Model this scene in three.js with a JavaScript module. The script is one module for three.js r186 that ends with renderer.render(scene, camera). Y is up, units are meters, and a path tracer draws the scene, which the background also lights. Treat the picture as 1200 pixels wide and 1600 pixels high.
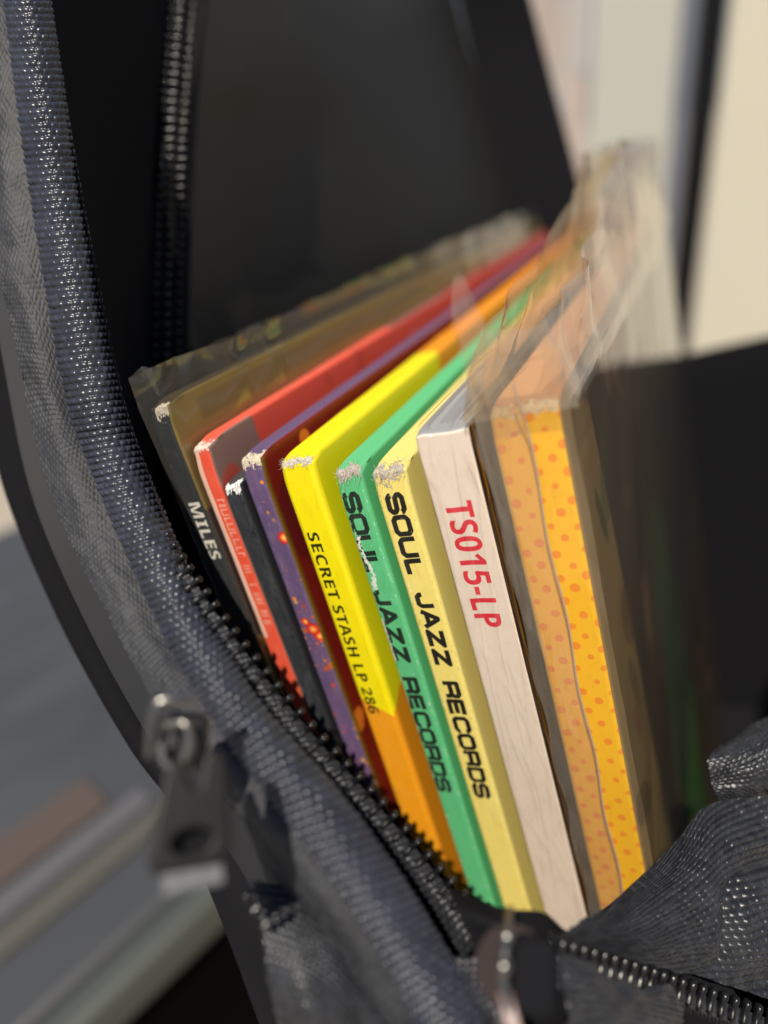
import * as THREE from 'three';
import { mergeGeometries, toCreasedNormals } from 'three/addons/utils/BufferGeometryUtils.js';
import { RoundedBoxGeometry } from 'three/addons/geometries/RoundedBoxGeometry.js';

// ------------------------------------------------------------------ camera
// photo space: 1200 x 1600 px, focal length 1067 px (a 24 mm-equivalent phone lens), eye coordinates x right, y down, z forward, in mm
const FOC = 1067, V3 = (x, y, z) => new THREE.Vector3(x, y, z);
const DOWN = V3(230, 1848, 1067).normalize();                        // gravity seen from the camera
const UPc = DOWN.clone().negate();
const FWDc = V3(0, 0, 1).addScaledVector(UPc, -UPc.z).normalize();
const RIGHTc = new THREE.Vector3().crossVectors(FWDc, UPc).normalize();
if (RIGHTc.x < 0) RIGHTc.negate();
const EYE = 0.372;                                                   // metres above the table top
const dirW = (c) => V3(c.dot(RIGHTc), c.dot(UPc), -c.dot(FWDc));     // eye direction -> world direction
const toW = (c) => dirW(c).multiplyScalar(0.001).add(V3(0, EYE, 0)); // eye point (mm) -> world point (m)
const ray = (px, py) => V3(px - 600, py - 800, FOC);
const Pc = (px, py, z) => ray(px, py).multiplyScalar(z / FOC);
const P = (px, py, z) => toW(Pc(px, py, z));
const scene = new THREE.Scene();
const camera = new THREE.PerspectiveCamera(2 * Math.atan(800 / FOC) * 180 / Math.PI, 0.75, 0.004, 200);
{
  const m = new THREE.Matrix4().makeBasis(dirW(V3(1, 0, 0)), dirW(V3(0, -1, 0)), dirW(V3(0, 0, -1)));
  camera.quaternion.setFromRotationMatrix(m);
  camera.position.set(0, EYE, 0);
}
camera.focus = 0.1015;
camera.userData.fStop = camera.getFocalLength() / 3.7;               // entrance pupil about 3.7 mm wide

// ------------------------------------------------------------------ record frame: S runs down a spine, D from the spine to the far edge, T across the stack
const D0 = V3(363, -540, FOC).normalize();
const S0 = V3(0.320, 0.885, 0.339).addScaledVector(D0, -V3(0.320, 0.885, 0.339).dot(D0)).normalize();
const T0 = new THREE.Vector3().crossVectors(S0, D0).normalize();
const C0 = Pc(525, 735, 100);
const rad = (a) => a * Math.PI / 180;
function frame(lean, yaw) {                                          // lean about D, yaw about S
  const s = S0.clone().multiplyScalar(Math.cos(rad(lean))).addScaledVector(T0, Math.sin(rad(lean)));
  const t1 = T0.clone().multiplyScalar(Math.cos(rad(lean))).addScaledVector(S0, -Math.sin(rad(lean)));
  const d = D0.clone().multiplyScalar(Math.cos(rad(yaw))).addScaledVector(t1, Math.sin(rad(yaw)));
  const t = t1.multiplyScalar(Math.cos(rad(yaw))).addScaledVector(D0, -Math.sin(rad(yaw)));
  return { s, d, t };
}
const BF = frame(-3.1, 4.6);
const F = (t, s, d) => toW(C0.clone().addScaledVector(BF.t, t).addScaledVector(BF.s, s).addScaledVector(BF.d, d));

// ------------------------------------------------------------------ sun, sky, exposure
const SUNc = D0.clone().multiplyScalar(-0.53).addScaledVector(S0, -0.82).addScaledVector(T0, 0.23).normalize();
const SUN = dirW(SUNc);
const sun = new THREE.DirectionalLight(new THREE.Color().setRGB(1, 0.91, 0.78), 5.0);
sun.position.copy(V3(0, 0.3, -0.1).addScaledVector(SUN, 5)); sun.target.position.set(0, 0.3, -0.1);
sun.castShadow = true; sun.shadow.mapSize.set(2048, 2048); sun.shadow.radius = 1; sun.shadow.bias = -0.0002;
Object.assign(sun.shadow.camera, { left: -0.8, right: 0.8, top: 0.8, bottom: -0.8, near: 0.1, far: 12 });
scene.add(sun, sun.target);
{
  const w = 64, h = 32, a = new Float32Array(w * h * 4);
  for (let j = 0; j < h; j++) for (let i = 0; i < w; i++) {
    const el = (j + 0.5) / h * 2 - 1, k = Math.max(0, el), q = Math.pow(k, 0.55), o = (j * w + i) * 4;
    const up = [0.20, 0.36, 0.72], hz = [0.80, 0.86, 0.92], gd = [0.30, 0.28, 0.25];
    for (let c = 0; c < 3; c++) a[o + c] = el < 0 ? gd[c] : hz[c] * (1 - q) + up[c] * q;
    a[o + 3] = 1;
  }
  const sky = new THREE.DataTexture(a, w, h, THREE.RGBAFormat, THREE.FloatType);
  sky.mapping = THREE.EquirectangularReflectionMapping; sky.magFilter = sky.minFilter = THREE.LinearFilter; sky.needsUpdate = true;
  scene.background = sky; scene.environment = sky; scene.environmentIntensity = 0.45; scene.backgroundIntensity = 0.45;
}
const renderer = new THREE.WebGLRenderer({ antialias: true });
renderer.toneMapping = THREE.LinearToneMapping; renderer.toneMappingExposure = 1.06;
renderer.shadowMap.enabled = true;

// ------------------------------------------------------------------ helpers
let seed = 7; const rnd = () => { seed = (seed * 1664525 + 1013904223) >>> 0; return seed / 4294967296; };
const reseed = (n) => { seed = n; };
function hash(x, y, z) { let h = (Math.imul(x, 374761393) ^ Math.imul(y, 668265263) ^ Math.imul(z, 2147483647 - 1274126177)) | 0; h = Math.imul(h ^ (h >>> 13), 1274126177); return ((h ^ (h >>> 16)) >>> 0) / 4294967296; }
function noise(x, y, z = 0) {                                        // value noise, -1..1
  const X = Math.floor(x), Y = Math.floor(y), Z = Math.floor(z), f = (t) => t * t * (3 - 2 * t), u = f(x - X), v = f(y - Y), w = f(z - Z);
  let s = 0; for (let i = 0; i < 8; i++) { const a = i & 1, b = (i >> 1) & 1, c = i >> 2; s += (a ? u : 1 - u) * (b ? v : 1 - v) * (c ? w : 1 - w) * hash(X + a, Y + b, Z + c); }
  return s * 2 - 1;
}
const fbm = (x, y, z = 0) => noise(x, y, z) * 0.55 + noise(x * 2.1, y * 2.1, z + 9) * 0.28 + noise(x * 4.3, y * 4.3, z + 17) * 0.17;
const lin = (r, g, b) => new THREE.Color().setRGB(r, g, b);
const used = {};
const numbered = (n) => { const k = used[n] = (used[n] ?? -1) + 1; return k ? `${n}_${String(k).padStart(3, '0')}` : n; };
function part(name, geo, mat, parent) {
  const m = new THREE.Mesh(geo, mat); m.name = name; m.castShadow = m.receiveShadow = true; parent.add(m); return m;
}
function thing(name, label, category, pos, group) {
  const g = new THREE.Group(); g.name = numbered(name); g.userData = { label, category }; if (group) g.userData.group = group;
  if (pos) g.position.copy(pos); scene.add(g); return g;
}
function grid(n, m, fn, skip) {                                      // indexed grid, fn(i/n, j/m) -> {p, uv, c}
  const pos = [], uv = [], col = [], idx = []; let hasC = false;
  for (let i = 0; i <= n; i++) for (let j = 0; j <= m; j++) {
    const r = fn(i / n, j / m, i, j); pos.push(r.p.x, r.p.y, r.p.z); uv.push(r.u ?? i / n, r.v ?? j / m); if (r.c) { hasC = true; col.push(...r.c); }
  }
  for (let i = 0; i < n; i++) for (let j = 0; j < m; j++) {
    if (skip && skip(i, j)) continue;
    const a = i * (m + 1) + j, b = a + m + 1; idx.push(a, b, a + 1, b, b + 1, a + 1);
  }
  const g = new THREE.BufferGeometry();
  g.setAttribute('position', new THREE.Float32BufferAttribute(pos, 3)); g.setAttribute('uv', new THREE.Float32BufferAttribute(uv, 2));
  if (hasC) g.setAttribute('color', new THREE.Float32BufferAttribute(col, 3));
  g.setIndex(idx); g.computeVertexNormals(); return g;
}
const cr = (a, b, c, d, t) => a.clone().multiplyScalar(-0.5 * t * t * t + t * t - 0.5 * t).addScaledVector(b, 1.5 * t * t * t - 2.5 * t * t + 1).addScaledVector(c, -1.5 * t * t * t + 2 * t * t + 0.5 * t).addScaledVector(d, 0.5 * t * t * t - 0.5 * t * t);
function along(list, t) {                                            // Catmull-Rom through a list, ends extrapolated
  const n = list.length - 1, k = Math.min(n - 1, Math.max(0, Math.floor(t * n))), f = t * n - k;
  const g = (i) => i < 0 ? list[0].clone().multiplyScalar(2).sub(list[1]) : i > n ? list[n].clone().multiplyScalar(2).sub(list[n - 1]) : list[i];
  return n === 1 ? list[0].clone().lerp(list[1], t) : cr(g(k - 1), g(k), g(k + 1), g(k + 2), f);
}
const EYEW = V3(0, EYE, 0);
// a cloth sheet through a control grid (rows of world points); height(u_mm, v_mm) is real relief along its normal
function sheet(rows, nu, nv, height, wrinkle, tint) {
  const base = []; 
  for (let i = 0; i <= nu; i++) { const line = rows[0].map((_, j) => along(rows.map((r) => r[j]), i / nu)); base.push(Array.from({ length: nv + 1 }, (_, j) => along(line, j / nv))); }
  const normal = (i, j) => {
    const a = base[Math.max(0, i - 1)][j], b = base[Math.min(nu, i + 1)][j], c = base[i][Math.max(0, j - 1)], d = base[i][Math.min(nv, j + 1)];
    return b.clone().sub(a).cross(d.clone().sub(c)).normalize();
  };
  const mi = nu >> 1, mj = nv >> 1, sg = normal(mi, mj).dot(EYEW.clone().sub(base[mi][mj])) < 0 ? -1 : 1;
  const cu = [0], cv = [0];
  for (let i = 1; i <= nu; i++) cu.push(cu[i - 1] + base[i][mj].distanceTo(base[i - 1][mj]) * 1000);
  for (let j = 1; j <= nv; j++) cv.push(cv[j - 1] + base[mi][j].distanceTo(base[mi][j - 1]) * 1000);
  return grid(nu, nv, (a, b, i, j) => {
    const h = (height ? height(cu[i], cv[j]) : 0) + (wrinkle ? wrinkle(cu[i], cv[j], i / nu, j / nv) : 0);
    return { p: base[i][j].clone().addScaledVector(normal(i, j), sg * h * 0.001), u: cu[i] / 1000, v: cv[j] / 1000, c: tint ? tint(cu[i], cv[j]) : undefined };
  });
}
// woven lobes: rows of pitch a along u, lobes of pitch b along v, each row shifted half a lobe
const lobes = (a, b, h, slant = 0) => (u, v) => {
  const uu = u / a + slant * v / b, i = Math.floor(uu), fu = (uu - i) * 2 - 1, vv = v / b + 0.5 * (i & 1), k = Math.floor(vv), fv = (vv - k) * 2 - 1;
  return h * Math.sqrt(Math.max(0, 1 - fu * fu)) * (0.45 + 0.55 * Math.sqrt(Math.max(0, 1 - fv * fv))) * (0.85 + 0.3 * hash(i, k, 3));
};
const yarnTint = (a, b, base, spread) => (u, v) => { const k = 1 + spread * (hash(Math.floor(u / a), Math.floor(v / b + 0.5 * (Math.floor(u / a) & 1)), 5) - 0.5) + 0.25 * fbm(u * 0.12, v * 0.12, 3); return base.map((c) => c * k); };
const rowsOf = (list) => list.map((r) => r.map(([x, y, z]) => P(x, y, z)));
const cols = (...curves) => curves[0].map((_, i) => curves.map((c) => P(...c[i])));   // stations become rows
function canvas(w, h, draw, srgb = true) {
  const c = document.createElement('canvas'); c.width = w; c.height = h; draw(c.getContext('2d'), w, h);
  const t = new THREE.CanvasTexture(c); if (srgb) t.colorSpace = THREE.SRGBColorSpace; t.magFilter = THREE.LinearFilter; t.anisotropy = 8; return t;
}
function noiseTex(n, fx, fy, lo, hi, z = 0) {                        // grey relief or tone texture that repeats
  const d = new Uint8Array(n * n * 4);
  for (let j = 0; j < n; j++) for (let i = 0; i < n; i++) {
    const w = (x, y) => fbm(x / n * fx, y / n * fy, z), a = i / n, b = j / n;
    const s = w(i, j) * (1 - a) * (1 - b) + w(i - n, j) * a * (1 - b) + w(i, j - n) * (1 - a) * b + w(i - n, j - n) * a * b;
    const q = Math.max(0, Math.min(255, (lo + (hi - lo) * (s * 0.5 + 0.5)) * 255)); d.set([q, q, q, 255], (j * n + i) * 4);
  }
  const t = new THREE.DataTexture(d, n, n); t.wrapS = t.wrapT = THREE.RepeatWrapping; t.magFilter = t.minFilter = THREE.LinearFilter; t.needsUpdate = true; return t;
}
const std = (o) => new THREE.MeshStandardMaterial({ side: THREE.DoubleSide, ...o });
const phys = (o) => new THREE.MeshPhysicalMaterial({ side: THREE.DoubleSide, ...o });

// ------------------------------------------------------------------ materials
const clothNoise = noiseTex(256, 40, 40, 0.1, 0.9, 2); 
const cloth = (o) => phys({ vertexColors: true, color: 0xffffff, roughness: 0.42, sheen: 0.08, sheenRoughness: 0.4, sheenColor: lin(0.55, 0.6, 0.75), ...o });
const M = {
  web: cloth({ roughness: 0.30 }), nylon: cloth({ roughness: 0.36 }), rough: cloth({ roughness: 0.62 }),
  black: phys({ color: lin(0.012, 0.012, 0.014), roughness: 0.95, specularIntensity: 0.05, bumpMap: clothNoise, bumpScale: 0.0002 }),
  lid: phys({ color: lin(0.017, 0.0165, 0.0145), roughness: 0.5, specularIntensity: 0.6, bumpMap: clothNoise, bumpScale: 0.0002 }),
  tooth: std({ color: lin(0.006, 0.006, 0.007), roughness: 0.22 }),
  plastic: phys({ color: lin(0.006, 0.006, 0.006), roughness: 0.45, specularIntensity: 0.45 }),
  metal: std({ color: lin(0.26, 0.25, 0.23), roughness: 0.28, metalness: 1 }),
  paper: std({ vertexColors: true, color: 0xffffff, roughness: 0.95 }),
  film: phys({ color: lin(0.97, 0.91, 0.80), roughness: 0.08, transmission: 0.972, thickness: 0, ior: 1.5 }),
  filmClear: phys({ color: lin(0.97, 0.95, 0.9), roughness: 0.07, transmission: 0.97, thickness: 0, ior: 1.5 }),
  flap: phys({ color: lin(0.93, 0.86, 0.74), roughness: 0.12, transmission: 0.91, thickness: 0, ior: 1.5 }),
  lip: phys({ color: lin(0.88, 0.81, 0.70), roughness: 0.09, transmission: 0.87, thickness: 0, ior: 1.5 }),
  wrap: phys({ color: lin(0.98, 0.98, 0.98), roughness: 0.07, transmission: 0.985, thickness: 0, ior: 1.5 }),
};

// ------------------------------------------------------------------ ground, table and what stands behind
const GROUND = -0.74;
{
  const t = noiseTex(256, 14, 14, 0.62, 1.0, 5); t.repeat.set(8, 8);
  const g = new THREE.PlaneGeometry(60, 60); g.rotateX(-Math.PI / 2);
  const m = part('ground', g, std({ color: lin(0.46, 0.40, 0.32), map: t, roughness: 0.95 }), scene); m.position.y = GROUND; m.userData.kind = 'structure';
}
const hit = (px, py, y = 0) => { const d = dirW(ray(px, py)); return EYEW.clone().addScaledVector(d, (y - EYE) / d.y); };
{
  const n1 = hit(50, 1600), n2 = hit(350, 1330), f1 = hit(0, 829);
  const ex = n2.clone().sub(n1).normalize(), ez = V3(ex.z, 0, -ex.x); if (f1.clone().sub(n1).dot(ez) < 0) ez.negate();
  const wide = f1.clone().sub(n1).dot(ez);
  const g = thing('table', 'grey table with a pale rounded rim under the open backpack', 'table', n1.clone());
  g.quaternion.setFromRotationMatrix(new THREE.Matrix4().makeBasis(ex, V3(0, 1, 0), ex.clone().cross(V3(0, 1, 0))));
  const sgn = ex.clone().cross(V3(0, 1, 0)).dot(ez) > 0 ? 1 : -1;
  const top = canvas(1024, 1024, (c, w, h) => {                      // worn laminate: blotches, a rust-brown stain band and pale scuffs
    c.fillStyle = '#3d3f42'; c.fillRect(0, 0, w, h); reseed(31);
    for (let i = 0; i < 900; i++) { const s = 8 + rnd() * 46, k = 46 + rnd() * 40; c.fillStyle = `rgba(${k},${k + 2},${k + 6},0.16)`; c.beginPath(); c.ellipse(rnd() * w, rnd() * h, s, s * (0.4 + rnd()), rnd() * 3, 0, 7); c.fill(); }
  });
  const L = 1.9, box = new RoundedBoxGeometry(L, 0.028, wide, 4, 0.008);
  const slab = part('table_top', box, std({ color: 0xffffff, map: top, roughness: 0.5 }), g); slab.position.set(0.1, -0.014, sgn * wide / 2);
  // inlaid strips along the near side
  const strip = (name, z0, z1, x0, x1, colr) => { const s = part(name, new RoundedBoxGeometry(x1 - x0, 0.004, z1 - z0, 2, 0.001), std({ color: colr, roughness: 0.6 }), g); s.position.set((x0 + x1) / 2, 0.0015, sgn * (z0 + z1) / 2); };
  strip('brown_inlay', 0.088, 0.122, -0.7, 0.09, lin(0.075, 0.055, 0.046));
  strip('pale_inlay', 0.066, 0.083, -0.7, 0.11, lin(0.088, 0.086, 0.095));
  strip('tan_inlay', 0.044, 0.060, 0.0, 0.16, lin(0.075, 0.071, 0.058));
  const rim = part('rim', new RoundedBoxGeometry(L, 0.030, 0.022, 4, 0.008), std({ color: lin(0.06, 0.068, 0.06), roughness: 0.45 }), g); rim.position.set(0.1, -0.0125, sgn * -0.0125);
  const ap = part('shade_apron', new RoundedBoxGeometry(L - 0.02, 0.3, 0.016, 2, 0.004), phys({ color: lin(0.003, 0.003, 0.003), roughness: 1, specularIntensity: 0.05 }), g); ap.position.set(0.1, -0.182, sgn * -0.010);  // added panel, its black stands in for the shade below the table
  const ap2 = part('shade_apron', new RoundedBoxGeometry(L - 0.02, 0.3, 0.016, 2, 0.004), ap.material, g); ap2.position.set(0.1, -0.182, sgn * (wide - 0.02));
  for (const x of [-L / 2 + 0.16, L / 2 + 0.04]) for (const z of [0.03, wide - 0.06]) { const l = part('leg', new RoundedBoxGeometry(0.05, -GROUND - 0.034, 0.05, 2, 0.005), ap.material, g); l.position.set(x, (GROUND - 0.034) / 2, sgn * z); }
}
// shopfront behind: posts stand on the ground, found from where their edges show
function post(name, label, category, x0, x1, dist, mat, depth = 0.08, parts) {
  const at = (px) => { const d = dirW(ray(px, 300)); const k = dist / Math.hypot(d.x, d.z); return V3(d.x * k, GROUND, d.z * k); };
  const a = at(x0), b = at(x1), c = a.clone().add(b).multiplyScalar(0.5), w = a.distanceTo(b), ex = b.clone().sub(a).normalize();
  const g = thing(name, label, category, c); g.quaternion.setFromRotationMatrix(new THREE.Matrix4().makeBasis(ex, V3(0, 1, 0), ex.clone().cross(V3(0, 1, 0))));
  const h = 3.0, s = part('shaft', new RoundedBoxGeometry(w, h, depth, 3, 0.012), mat, g); s.position.set(0, h / 2, -depth / 2);
  const f = part('base_block', new RoundedBoxGeometry(w + 0.03, 0.14, depth + 0.03, 3, 0.01), mat, g); f.position.set(0, 0.07, -depth / 2);
  if (parts) parts(g, w, h);
  return g;
}
const white = std({ color: lin(0.52, 0.52, 0.47), roughness: 0.8 }), cream = std({ color: lin(0.66, 0.62, 0.50), roughness: 0.8 });
post('wall_panel', 'grey white upright panel behind the open backpack lid', 'panel', 915, 1040, 2.1, white);
post('blue_frame', 'slim blue grey upright frame beside the white panel', 'frame', 1041, 1062, 2.11, std({ color: lin(0.17, 0.19, 0.24), roughness: 0.6 }));
post('black_frame', 'black upright frame between the white panel and the cream post', 'frame', 1063, 1104, 2.12, std({ color: lin(0.012, 0.012, 0.013), roughness: 0.6 }));
post('cream_post', 'wide cream post beside the black frame', 'post', 1106, 1260, 1.75, cream, 0.14);
post('pale_pillar', 'mottled pale pillar beside the black bag flap', 'pillar', 800, 912, 2.6, std({ color: 0xffffff, roughness: 0.85, map: canvas(128, 512, (c, w, h) => { c.fillStyle = '#b9b3ae'; c.fillRect(0, 0, w, h); reseed(5); for (let i = 0; i < 60; i++) { c.fillStyle = ['#d8d6d4', '#a99a92', '#98a0ae', '#cbb3a6'][i % 4]; c.globalAlpha = 0.5; c.fillRect(rnd() * w, rnd() * h, 12 + rnd() * 40, 10 + rnd() * 60); } }) }));

// ------------------------------------------------------------------ backpack
const bag = thing('backpack', 'open black nylon backpack packed with record sleeves', 'backpack', V3(0, 0, -0.15));
const inBag = (geo) => { geo.translate(0, 0, 0.15); return geo; };
const bpart = (name, geo, mat, parent = bag) => part(name, parent === bag ? inBag(geo) : geo, mat, parent);
const WEBC = [0.029, 0.033, 0.046], FABC = [0.022, 0.0235, 0.028];
const SIL = [[-70, -60, 124], [-45, 290, 120], [3, 555, 117], [50, 775, 114], [140, 985, 107], [250, 1180, 99], [330, 1290, 94], [400, 1400, 92], [460, 1530, 92], [510, 1720, 92]];
const FABL = [[-55, -50, 110], [-32, 280, 106], [25, 540, 103], [78, 765, 100], [178, 975, 92], [285, 1165, 84], [375, 1275, 80], [470, 1400, 78], [545, 1540, 78], [610, 1710, 79]];
const WEBL = [[5, -20, 105], [46, 280, 104], [100, 600, 102], [150, 750, 99], [250, 975, 91], [342, 1135, 82], [437, 1265, 78], [540, 1400, 76], [622, 1540, 76], [700, 1700, 77]];
const WEBR = [[74, -20, 106], [120, 275, 105], [182, 590, 103.5], [228, 735, 101.5], [318, 945, 93], [398, 1090, 84], [525, 1235, 80], [628, 1375, 79], [700, 1490, 79], [790, 1630, 80]];
const TAPEL = [[160, 600, 105], [200, 752, 102], [308, 948, 92], [425, 1120, 88], [545, 1255, 88], [650, 1385, 88], [722, 1500, 87]];
const TEETH = [[166, 600, 105], [210, 750, 102], [326, 938, 91], [470, 1120, 88], [585, 1245, 88], [690, 1365, 88], [765, 1447, 87]];
const mixc = (A, B, t, dz) => A.map((a, i) => [a[0] + (B[i][0] - a[0]) * t, a[1] + (B[i][1] - a[1]) * t, a[2] + (B[i][2] - a[2]) * t + dz]);
const shiftz = (A, dz) => A.map((a) => [a[0], a[1], a[2] + dz]);
const bulge = (t, k) => mixc(WEBL, WEBR, t, 0).map((a, i) => [a[0], a[1], a[2] - k * [1, 1, 1, 1, 0.95, 0.85, 0.65, 0.5, 0.4, 0.4][i]]);
bpart('rim_binding', sheet(cols(WEBL, bulge(0.22, 2.1), bulge(0.5, 3.0), bulge(0.8, 2.2), WEBR), 1500, 76, lobes(1.05, 0.95, 0.5), null, yarnTint(1.05, 0.95, WEBC, 0.5)), M.web);
bpart('rim_fabric', sheet(cols(FABL, mixc(FABL, WEBL, 0.5, -0.6), shiftz(WEBL, 0.6)), 900, 60, lobes(0.8, 0.55, 0.2, 0.5), (u, v) => 0.5 * fbm(u * 0.12, v * 0.2), yarnTint(0.8, 0.55, FABC, 0.6)), M.rough);
bpart('rim_edge', sheet(cols(SIL, mixc(SIL, FABL, 0.5, -0.5), FABL), 160, 8, null, null, () => FABC), M.rough);
bpart('outer_wall', sheet(SIL.map((a, i) => [P(...a), P(a[0] + 20, a[1] - 6, a[2] + 30), F(-64, -40 + i * 44, 90)]), 80, 12), M.black);
bpart('side_gusset', sheet([
  [P(74, -20, 106), P(170, -30, 132), P(280, -30, 161)], [P(120, 275, 104), P(182, 280, 127), P(252, 280, 152)], [P(182, 590, 101), P(210, 610, 122), P(240, 600, 142)],
  [P(228, 735, 98), P(236, 740, 120), P(244, 740, 138)], [P(300, 930, 96), P(300, 900, 118), P(290, 900, 134)]], 60, 24), M.black);
bpart('zipper_recess', sheet(cols(shiftz(WEBR.slice(2, 9), 0.6), mixc(WEBR.slice(2, 9), TAPEL, 0.25, 13), mixc(WEBR.slice(2, 9), TAPEL, 0.8, 12), shiftz(TAPEL, 0.3)), 90, 16, null, null, () => FABC), M.rough);
bpart('zipper_tape', sheet(cols(TAPEL, mixc(TAPEL, TEETH, 0.35, -0.9), mixc(TAPEL, TEETH, 0.6, -0.6), mixc(TAPEL, TEETH, 0.82, 0)), 900, 56, lobes(0.85, 0.8, 0.34), (u, v) => 0.2 * fbm(u * 0.2, v * 0.2), yarnTint(0.85, 0.8, FABC, 0.5)), M.nylon);
bpart('inner_lining', sheet(TEETH.map((a) => [P(a[0] + 2, a[1], a[2] + 0.8), P(a[0] - 20, a[1] + 12, a[2] + 16), P(a[0] - 60, a[1] + 30, a[2] + 42)]), 60, 10), M.black);

// zippers: every tooth is a rounded bar with a knob
const toothGeo = (() => {
  const pts = [[0, -1.75], [0.42, -1.6], [0.62, -1.1], [0.5, -0.3], [0.46, 0.4], [0.66, 1.0], [0.55, 1.5], [0, 1.7]].map(([r, y]) => new THREE.Vector2(r * 0.001, y * 0.001));
  const g = new THREE.LatheGeometry(pts, 8); g.scale(0.9, 1, 1.15); return g;
})();
function zipper(name, ctrl, pitch, across, lift, count, scale = 1) {
  const z = new THREE.Group(); z.name = name; bag.add(z); z.position.set(0, 0, 0.15);
  const pts = ctrl.map((a) => P(...a)), N = 1200, fine = []; for (let i = 0; i <= N; i++) fine.push(along(pts, i / N));
  let run = 0, next = pitch / 2, made = 0;
  for (let i = 1; i <= N && made < count; i++) {
    run += fine[i].distanceTo(fine[i - 1]) * 1000;
    if (run < next) continue; next += pitch; made++;
    const tan = fine[i].clone().sub(fine[i - 1]).normalize(), see = EYEW.clone().sub(fine[i]).normalize();
    const ac = tan.clone().cross(see).normalize().multiplyScalar(across), up = ac.clone().cross(tan).normalize();
    const yax = ac.clone().addScaledVector(up, -0.25 * Math.sign(up.dot(see)) * 1).normalize();
    const zax = tan.clone().cross(yax).normalize(), xax = yax.clone().cross(zax).normalize();
    const m = part('zipper_tooth', toothGeo, M.tooth, z);
    m.quaternion.setFromRotationMatrix(new THREE.Matrix4().makeBasis(xax, yax, zax)); m.scale.setScalar(scale);
    m.position.copy(fine[i]).addScaledVector(see, lift * 0.001).addScaledVector(yax, 0.0006);
  }
  return z;
}
zipper('main_zipper', TEETH, 2.25, 1, 0.7, 100, 0.92);
// open lid: side panel along the sleeves, folded to a back gusset, its shade put into a darker colour
const PS = (x, y, z, k) => toW(Pc(x, y, z).addScaledVector(BF.s, k));
const ZL = [[306, -60, 160], [285, 0, 157], [268, 200, 151], [258, 400, 145], [255, 560, 139], [258, 680, 136]];
bpart('lid_panel', sheet([
  [P(322, -60, 162), P(500, -60, 235), P(700, -60, 350)], [P(298, 100, 156), P(510, 100, 240), P(740, 100, 370)], [P(276, 400, 148), P(520, 330, 250), P(812, 370, 398)], ...[120, 380].map((k) => [PS(276, 400, 148, k), PS(520, 330, 250, k), PS(812, 370, 398, k)])], 90, 60, null, (u, v) => 1.5 * fbm(u * 0.012, v * 0.012, 4)), M.lid);
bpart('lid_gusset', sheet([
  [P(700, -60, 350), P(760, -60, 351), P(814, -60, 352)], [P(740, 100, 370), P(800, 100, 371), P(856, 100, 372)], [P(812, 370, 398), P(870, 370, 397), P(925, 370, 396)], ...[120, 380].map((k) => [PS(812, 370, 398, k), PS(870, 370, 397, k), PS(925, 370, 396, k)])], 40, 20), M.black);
zipper('lid_zipper', ZL, 2.35, 1, 1.6, 140, 1.15);
zipper('lid_zipper', ZL.map(([x, y, z]) => [x + 20, y + 6, z + 3]), 2.35, 1, 1.0, 140, 1.0);
bpart('lid_zipper_tape', sheet(cols(ZL.map(([x, y, z]) => [x - 10, y, z + 1.4]), ZL.map(([x, y, z]) => [x + 40, y, z + 6])), 80, 6), M.black);
// back wall, base, right wall
bpart('back_wall', sheet([[F(8, 84, 350), F(80, 80, 352), F(150, 78, 350)], [F(8, 92, 346), F(80, 89, 347), F(150, 88, 345)], [F(8, 200, 346), F(80, 200, 347), F(150, 200, 345)], [F(8, 336, 347), F(80, 336, 348), F(150, 336, 346)]], 40, 20), M.black);
bpart('base_panel', sheet([[F(-64, 339, -60), F(20, 339, -70), F(110, 339, -60)], [F(-64, 339, 352), F(20, 339, 352), F(150, 339, 352)]], 10, 10), M.black);
bpart('right_wall', sheet([[F(150, 78, 350), F(118, 110, 180), F(66, 150, 20)], [F(150, 200, 350), F(120, 200, 180), F(80, 200, -30)], [F(150, 338, 352), F(130, 338, 180), F(110, 338, -60)]], 30, 30), M.black);
// added dark sheet in place of the shadow at the foot of the opening
bpart('opening_shade_lining', sheet(rowsOf([
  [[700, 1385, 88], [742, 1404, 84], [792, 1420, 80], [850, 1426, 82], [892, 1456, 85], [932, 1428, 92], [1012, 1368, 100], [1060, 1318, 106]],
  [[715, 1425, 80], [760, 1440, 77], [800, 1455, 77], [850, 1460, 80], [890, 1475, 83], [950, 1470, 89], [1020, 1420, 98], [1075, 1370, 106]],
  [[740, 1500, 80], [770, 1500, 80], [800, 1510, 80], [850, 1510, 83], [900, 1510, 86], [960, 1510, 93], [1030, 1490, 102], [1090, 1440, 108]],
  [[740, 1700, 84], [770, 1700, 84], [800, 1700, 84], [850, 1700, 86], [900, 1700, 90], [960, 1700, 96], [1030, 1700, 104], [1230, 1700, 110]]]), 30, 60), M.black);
bpart('opening_shade_lining', sheet(rowsOf([[[430, 1190, 98], [600, 1345, 95], [748, 1462, 93]], [[430, 1450, 98], [600, 1560, 95], [760, 1560, 93]], [[430, 1720, 98], [600, 1720, 95], [760, 1720, 93]]]), 16, 16), M.black);
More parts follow.
